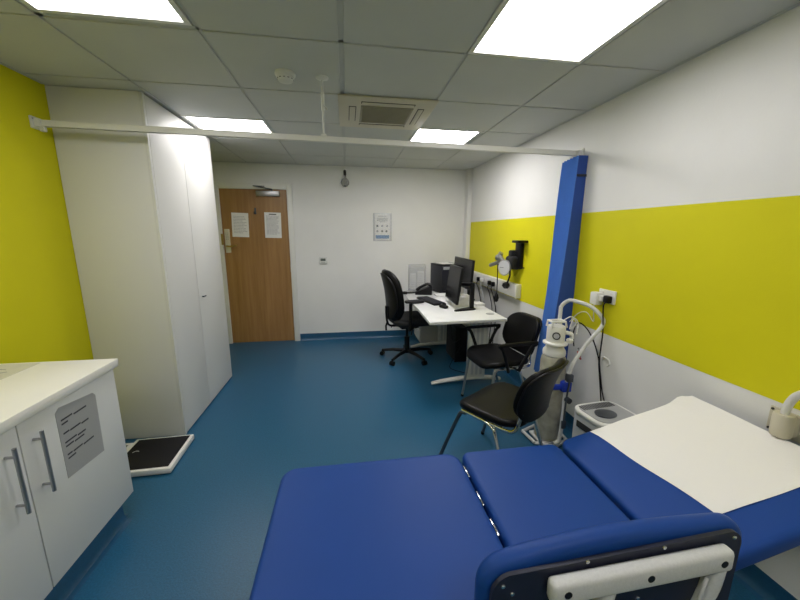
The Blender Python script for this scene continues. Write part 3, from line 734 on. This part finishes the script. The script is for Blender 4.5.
solo(MB().box((-.11, -.15, 0), (.11, .15, .0015), mtx=RZ(.2, (1.06, 3.68, .7315))), 'paper_sheet', 'paper', 'loose white sheet between the keyboard and the nearer monitor', 'paper')
solo(MB().box((-.07, -.03, 0), (.07, .03, .012), .003, mtx=RZ(.2, (.82, 4.26, .7315))), 'stapler', 'black', 'flat black stapler at the far left corner of the desk', 'stapler')

t = thing('desk_phone', (.96, 4.18, .731), 'black desk telephone with handset on the desk beside the printer', 'telephone', None, math.radians(-15))
b = MB(); b.prism([(-.11, 0), (.10, 0), (.10, .09), (.06, .10), (-.11, .03)], -.09, .09, .004, mtx=Matrix.Rotation(PI / 2, 4, 'X')); b.build('body', 'black', t, False)
b = MB(); b.tube([(-.09, -.065, .055), (-.05, -.065, .095), (.04, -.065, .14), (.085, -.065, .125)], [.024, .017, .017, .024], 10); b.build('handset', 'black', t, False)
b = MB(); b.box((-.04, -.005, .078), (.045, .065, .084), mtx=Matrix.Rotation(math.radians(-22), 4, 'Y')); b.build('display', 'grey', t, False)
b = MB()
for i in range(4):
    for j in range(3): b.box((-.095 + i * .017, .0 + j * .022, .046 + i * .0), (-.084 + i * .017, .016 + j * .022, .05), mtx=Matrix.Rotation(math.radians(-22), 4, 'Y'))
b.build('keypad', 'lgrey', t, False)

t = thing('keyboard', (.925, 3.68, .7315), 'black computer keyboard on the white desk', 'keyboard', None, math.radians(-76))
MB().box((-.22, -.075, 0), (.22, .075, .018), .004).build('body', 'black', t, False)
b = MB()
for r_ in range(5):
    for k in range(20): b.box((-.212 + k * .0213, -.066 + r_ * .026, .017), (-.194 + k * .0213, -.044 + r_ * .026, .024), .0015, 1)
b.build('keys', 'printer', t, False)
t = thing('mouse', (.975, 3.33, .7315), 'black computer mouse at the near end of the keyboard', 'mouse', None, .5)
MB().slab(.06, .105, .032, .028, .014, .006, mtx=Matrix.Translation((0, 0, .017))).build('body', 'black', t, False)
MB().cyl((-.003, .028, .036), (.003, .028, .036), .007, seg=12).build('wheel', 'grey', t, False)
t = thing('label_printer', (1.215, 3.43, .7315), 'small white plastic device behind the nearer monitor stand', 'device', None, math.radians(20))
b = MB(); b.prism([(-.10, 0), (.08, 0), (.08, .08), (.02, .105), (-.10, .06)], -.05, .05, .006, mtx=Matrix.Rotation(PI / 2, 4, 'X')); b.build('body', 'plas', t, False)
b = MB(); b.box((-.04, -.04, .08), (.06, .04, .125), .006, mtx=Matrix.Rotation(math.radians(28), 4, 'Y')); b.build('raised_lid', 'plas', t, False)
MB().box((-.084, -.02, .02), (-.079, .02, .038)).build('slot', 'dark', t, False)
solo(MB().box((-.05, -.07, 0), (.05, .07, .03), .004, mtx=RZ(.1, (1.385, 3.42, .7315))), 'white_box', 'plas', 'low white box by the back edge of the desk near the wall cables', 'box')

# ---------------------------------------------------------------- trunking and sockets
t = thing('wall_trunking', (XR, 3.85, .93), 'white plastic dado trunking box running along the right wall above the desk', 'trunking')
MB().box((XR - .058, 3.12, .862), (XR - .002, 4.612, .995), .006).build('cover', 'plas', t)
MB().box((XR - .060, 3.112, .858), (XR - .001, 3.125, 1.0), .004).build('end_cap', 'plas', t)
for k, yy in enumerate((4.36, 4.08, 3.80)):
    s_ = MB().box((XR - .066, yy - .073, .892), (XR - .057, yy + .073, .972), .002).build('socket_plate', 'frame', t)
for k, (yy, label, mm) in enumerate(((4.04, 'black plug in the farthest trunking socket above the desk', 'black'), (3.93, 'white plug in the middle of the desk trunking', 'plas'), (3.70, 'left of two close black plugs in the desk trunking', 'black'), (3.60, 'right of two close black plugs in the desk trunking', 'black'))):
    t = thing('plug', (XR - .075, yy, .93), label, 'plug', 'plugs in the desk trunking')
    MB().box((XR - .100, yy - .024, .906), (XR - .066, yy + .024, .956), .008).build('body', mm, t)
    MB().tube([(XR - .09, yy, .91), (XR - .10, yy, .87), (XR - .08, yy - .02, .80), (XR - .05, yy - .05, .60), (XR - .06, yy - .04, .30), (XR - .08, yy - .05, .006)], .005, 8, smooth=6).build('flex', mm if mm == 'black' else 'lgrey', t)

# sphygmomanometer with basket on wall
t = thing('blood_pressure_gauge', (1.66, 3.25, 1.25), 'wall mounted blood pressure gauge with silver dial, black cuff basket and coiled tube', 'blood pressure gauge')
b = MB(); b.box((1.662, 3.11, 1.15), (XR - .002, 3.22, 1.425), .008); b.build('wall_bracket', 'black', t)
b = MB(); b.box((1.60, 3.04, 1.405), (XR - .001, 3.18, 1.43), .008); b.build('top_shelf', 'black', t)
b = MB(); b.box((1.60, 3.15, 1.14), (1.70, 3.30, 1.27), .025, 3); b.build('cuff', 'fabric', t)
MB().box((1.615, 3.20, 1.25), (1.68, 3.27, 1.33), .015).build('cuff_end', 'fabric', t)
MB().tube([(1.67, 3.11, 1.17), (1.67, 3.03, 1.17)], .006, 8).build('peg', 'black', t)
mx = Matrix.Translation((1.575, 3.235, 1.155)) @ Matrix.Rotation(math.radians(22), 4, 'Z') @ Matrix.Rotation(-PI / 2, 4, 'Y')
dl = MB().lathe([(.060, -.02), (.078, -.01), (.082, .012), (.074, .016)], mtx=mx).build('dial_case', 'steel', t)
MB().lathe([(.071, .0155), (.071, .0175)], mtx=mx).build('dial_face', 'lgrey', dl)
MB().box((-.002, 0, .018), (.002, .05, .0195), mtx=mx).build('needle', 'ink', dl)
b = MB(); b.tube([(1.57, 3.27, 1.21), (1.55, 3.31, 1.27), (1.56, 3.30, 1.30)], .024, 10, smooth=4); b.build('valve', 'steel', t)
b = MB(); b.tube([(1.56, 3.31, 1.21), (1.53, 3.40, 1.18), (1.51, 3.45, 1.16)], .020, 10, smooth=4); b.build('valve', 'steel', t)
b = MB(); b.lathe([(.034, -.01), (.034, .02), (.022, .028)], mtx=Matrix.Translation((1.545, 3.33, 1.25)) @ Matrix.Rotation(PI / 2, 4, 'X')); b.build('valve_ring', 'steel', t)
b = MB(); b.tube([(1.56, 3.27, 1.24), (1.545, 3.33, 1.20), (1.55, 3.34, 1.05), (1.56, 3.355, .86)], .0055, 8, smooth=6); b.build('tube', 'black', t)
b = MB(); b.tube([(1.60, 3.18, 1.16), (1.59, 3.15, 1.08), (1.58, 3.18, 1.0)], .009, 8, smooth=5); b.build('tube', 'black', t)
MB().lathe([(.006, .05), (.02, .035), (.027, 0), (.02, -.035), (.006, -.045)], (1.56, 3.36, .82), seg=16).build('inflation_bulb', 'black', t)
MB().lathe([(.010, .03), (.034, .015), (.040, -.01), (.02, -.035)], (1.575, 3.187, .985), seg=16).build('wall_clip', 'black', t)

# double socket over the couch end
t = thing('wall_socket', (XR, 1.98, 1.09), 'white double wall socket on the lime band above the air purifier', 'socket')
MB().box((XR - .0115, 1.905, 1.045), (XR - .002, 2.052, 1.132), .003).build('plate', 'plas', t)
b = MB()
for yy in (1.945, 2.012): b.box((XR - .0145, yy - .008, 1.108), (XR - .011, yy + .008, 1.122), .001)
b.build('switches', 'frame', t)
t = thing('plug_adapter', (XR - .03, 2.04, 1.06), 'blocky white power adapter in the left side of the double socket', 'power adapter')
MB().box((XR - .062, 2.005, 1.025), (XR - .012, 2.07, 1.108), .006).build('body', 'plas', t)
MB().tube([(XR - .04, 2.05, 1.03), (XR - .05, 2.03, .96), (XR - .03, 2.05, .90), (XR - .04, 2.11, .95), (XR - .06, 2.17, .93), (XR - .10, 2.2, .86)], .0028, 8, smooth=8).build('lead', 'plas', t)
t = thing('plug', (XR - .03, 1.95, 1.075), 'black plug with its cable in the right side of the double socket', 'plug')
MB().box((XR - .045, 1.922, 1.05), (XR - .012, 1.972, 1.10), .009).build('body', 'black', t)
MB().box((XR - .050, 1.975, 1.055), (XR - .012, 2.003, 1.092), .006).build('white_plug', 'plas', t)
b = MB(); b.tube([(XR - .04, 1.947, 1.055), (XR - .05, 1.95, 1.02), (XR - .018, 1.965, .85), (XR - .010, 1.975, .68), (XR - .012, 1.962, .60), (XR - .012, 1.915, .45), (XR - .02, 1.86, .35), (1.62, 1.80, .28)], .0042, 8, smooth=8)
solo(b, 'power_cable', 'black', 'black cable running from the double socket down to the air purifier', 'cable')
b = MB(); b.tube([(1.60, 2.12, .70), (1.60, 2.14, .80), (1.64, 2.15, .865), (1.675, 2.10, .83), (XR - .012, 2.04, .75), (XR - .009, 1.985, .655), (XR - .009, 1.972, .60), (XR - .010, 1.94, .48), (XR - .02, 1.90, .37)], .0042, 8, smooth=8)
solo(b, 'power_cable', 'black', 'black cable arching over behind the oxygen trolley and down the wall', 'cable')
t = thing('cable_hook', (XR, 1.925, .65), 'small white hook on the lower right wall beside the black cables', 'hook')
MB().tube([(XR - .004, 1.96, .665), (XR - .008, 1.94, .68), (XR - .008, 1.90, .675), (XR - .008, 1.885, .65), (XR - .008, 1.90, .63)], .005, 8, smooth=6).build('ring', 'plas', t)
MB().cyl((XR, 1.96, .662), (XR - .008, 1.96, .662), .012, seg=12).build('pad', 'plas', t)

# ---------------------------------------------------------------- oxygen cylinder on trolley
OX, OY = 1.418, 2.075
t = thing('oxygen_cylinder', (OX, OY, .035), 'worn cream oxygen cylinder with white valve head standing in the trolley', 'gas cylinder')
MB().lathe([(.070, 0), (.082, .008), (.084, .03), (.084, .58), (.079, .61), (.062, .635), (.04, .645)], (OX, OY, .036), seg=32).build('body', 'cyl', t)
b = MB(); b.lathe([(.066, .625), (.074, .63), (.076, .65), (.072, .665), (.064, .675), (.058, .69)], (OX, OY, .036), seg=28); b.build('collar', 'plas', t)
b = MB(); b.lathe([(.050, .67), (.055, .70), (.074, .708), (.076, .716), (.060, .722), (.060, .825), (.054, .837)], (OX, OY, .036), seg=20); vh = b.build('valve_head', 'plas', t)
b = MB(); b.tube([(OX - .055, OY - .03, .865), (OX - .05, OY - .03, .905), (OX + .045, OY - .03, .905), (OX + .055, OY - .03, .865)], .008, 8, smooth=0); b.tube([(OX - .055, OY + .03, .865), (OX - .05, OY + .03, .905), (OX + .045, OY + .03, .905), (OX + .055, OY + .03, .865)], .008, 8, smooth=0)
b.tube([(OX - .05, OY - .03, .905), (OX - .05, OY + .03, .905)], .008, 8); b.tube([(OX + .045, OY - .03, .905), (OX + .045, OY + .03, .905)], .008, 8); b.build('carry_handle', 'plas', vh)
dirv = Vector((-.50, -.86, 0)).normalized(); c_ = Vector((OX, OY, .815)) + dirv * .058
mx = Matrix.Translation(c_) @ dirv.to_track_quat('Z', 'Y').to_matrix().to_4x4()
MB().lathe([(.026, 0), (.026, .008), (.022, .010)], mtx=mx, seg=22).build('gauge', 'dark', vh)
MB().lathe([(.018, .009), (.018, .0115)], mtx=mx, seg=22).build('gauge_face', 'lgrey', vh)
b = MB(); b.tube([(OX + .05, OY - .03, .83), (OX + .085, OY - .045, .82), (OX + .09, OY - .05, .79)], .014, 10, smooth=3); b.lathe([(.022, 0), (.024, .02), (.018, .03)], (OX + .075, OY - .05, .76), seg=14); b.build('outlet', 'plas', vh)
b = MB(); b.lathe([(.070, .708), (.080, .712), (.080, .722), (.070, .726)], (OX - .006, OY - .01, .036), seg=28); b.build('flow_ring', 'plas', vh)

t = thing('cylinder_trolley', (OX + .05, OY, 0), 'white tube trolley with looped handle and blue clamp holding the oxygen cylinder', 'trolley')
b = MB(); b.tube([(1.40, 1.955, .05), (1.435, 1.955, .07), (1.455, 1.965, .18), (1.475, 1.975, .55), (1.58, 1.98, .75), (1.71 - .03, 1.97, .89), (1.69 - .02, 1.98, .955), (1.63, 2.04, 1.01), (1.56, 2.12, 1.035), (1.545, 2.17, 1.02), (1.52, 2.19, .98), (1.515, 2.19, .90), (1.51, 2.19, .20), (1.50, 2.19, .05)], .0135, 12, smooth=7)
b.build('handle_tube', 'cart', t)
b = MB(); b.box((1.33, 2.0, .012), (1.50, 2.16, .03), .004)
b.tube([(1.30, 2.02, .022), (1.285, 2.17, .022), (1.42, 2.23, .022), (1.56, 2.17, .022), (1.545, 2.02, .022), (1.42, 1.955, .022), (1.30, 2.02, .022)], .012, 8, smooth=0); b.build('base_plate', 'cart', t)
b = MB()
pts = []
for k in range(15):
    a = math.radians(-30 + 300 * k / 14 - 120); pts.append((OX + .094 * math.cos(a), OY + .094 * math.sin(a), .46))
b.tube(pts, .010, 8, flat=2.2); b.box((1.43, 1.955, .43), (1.495, 2.01, .50), .006); b.build('clamp', 'bstrap', t)
b = MB(); b.box((1.455, 1.945, .505), (1.495, 1.985, .56), .006); b.cyl((1.465, 1.955, .38), (1.465, 1.925, .38), .020, seg=14); b.box((1.445, 1.945, .16), (1.475, 1.98, .22), .006); b.tube([(1.47, 1.95, .52), (1.455, 1.945, .40), (1.455, 1.95, .20)], .006, 8); b.build('fasteners', 'dsteel', t)
for y in (2.24,): MB().cyl((1.58, y, .045), (1.58, y + .025, .045), .045, seg=22).build('wheel', 'black', t)
b = MB(); b.tube([(1.48, 2.10, .90), (1.53, 2.08, .93), (1.56, 2.07, .88), (1.53, 2.09, .84), (1.57, 2.11, .91), (1.60, 2.10, .87), (1.58, 2.08, .80)], .0035, 8, smooth=7)
solo(b, 'oxygen_tubing', 'plas', 'thin white coiled tubing between the valve head and the trolley handle', 'tubing')
t = thing('red_tag', (1.545, 2.0, .62), 'small red plastic tag hanging behind the trolley handle', 'tag')
MB().box((1.545, 1.97, .66), (1.549, 2.01, .705), .001).build('tag_plate', 'red', t)
MB().tube([(1.547, 1.99, .70), (1.54, 1.99, .735), (1.528, 1.985, .73)], .002, 6).build('string', 'ink', t)
MB().tube([(1.545, 1.99, .665), (1.56, 1.98, .655)], .006, 6).build('toggle', 'red', t)

# ---------------------------------------------------------------- air purifier
t = thing('air_purifier', (1.53, 1.68, 0), 'white grey air purifier with vented top standing between the couch and the wall', 'air purifier')
mx = Matrix.Translation((1.497, 1.635, 0)) @ Matrix.Rotation(math.radians(6), 4, 'Z')
MB().slab(.30, .25, .44, .07, .012, mtx=mx @ Matrix.Translation((0, 0, .222))).build('body', 'lgrey', t)
b = MB(); b.slab(.305, .255, .03, .072, .010, mtx=mx @ Matrix.Translation((0, 0, .445))); b.build('rim', 'plas', t)
b = MB(); b.slab(.262, .212, .01, .055, .003, mtx=mx @ Matrix.Translation((0, 0, .458))); tp = b.build('top_grille', 'grey', t)
b = MB()
for k in range(14):
    b.box((-.115 + k * .0165, .045, .463), (-.108 + k * .0165, .095, .4655), mtx=mx)
b.build('vent_slots', 'dark', tp)
mo = mx @ Matrix.Translation((-.03, -.02, .4645)) @ Matrix.Diagonal((1.3, 1, 1, 1))
MB().lathe([(.050, 0), (.050, .003), (.044, .004)], mtx=mo, seg=28).build('control_disc', 'dsteel', tp)
MB().box((-.153, -.06, .36), (-.149, .06, .40), .001, mtx=mx).build('side_slot', 'dark', t)

# ---------------------------------------------------------------- wall lamp arm
t = thing('wall_lamp', (XR, .98, .78), 'white swan neck examination lamp arm on a cream wall bracket, right edge', 'lamp')
mb_ = MB(); mb_.box((XR - .012, .895, .712), (XR - .002, 1.03, .815), .003); br = mb_.build('bracket_plate', 'cream', t)
br['label'] = 'cream bracket plate'
b = MB(); b.lathe([(.030, 0), (.032, .01), (.032, .085), (.028, .092)], (XR - .045, .962, .725), seg=24); b.box((XR - .04, .932, .73), (XR - .01, .992, .81), .004); b.build('socket_barrel', 'cream', t)
for y, z in ((1.02, .805), (.905, .805), (1.02, .722), (.905, .722)): MB().cyl((XR - .012, y, z), (XR - .016, y, z), .005, seg=10).build('screw', 'dark', br)
b = MB(); b.tube([(XR - .045, .962, .80), (XR - .045, .961, .84), (XR - .048, .952, .875), (XR - .06, .930, .91), (XR - .08, .89, .94), (XR - .12, .82, .955), (XR - .18, .70, .99), (XR - .22, .60, 1.10)], .0135, 14, smooth=7); b.build('arm', 'plas', t)
b = MB(); b.lathe([(.035, 0), (.055, .03), (.06, .10), (.04, .14)], mtx=Matrix.Translation((XR - .22, .60, 1.12)) @ Matrix.Rotation(math.radians(150), 4, 'X')); b.build('lamp_head', 'plas', t)
MB().tube([(XR - .045, .97, .725), (XR - .04, .985, .70), (XR - .02, 1.03, .66), (XR - .01, 1.03, .5), (XR - .008, 1.03, .3)], .004, 8, smooth=6).build('flex', 'black', t)

# ---------------------------------------------------------------- world
wd = bpy.data.worlds.new('world'); scene.world = wd; wd.use_nodes = True
wd.node_tree.nodes['Background'].inputs[0].default_value = (.6, .7, .8, 1); wd.node_tree.nodes['Background'].inputs[1].default_value = .3
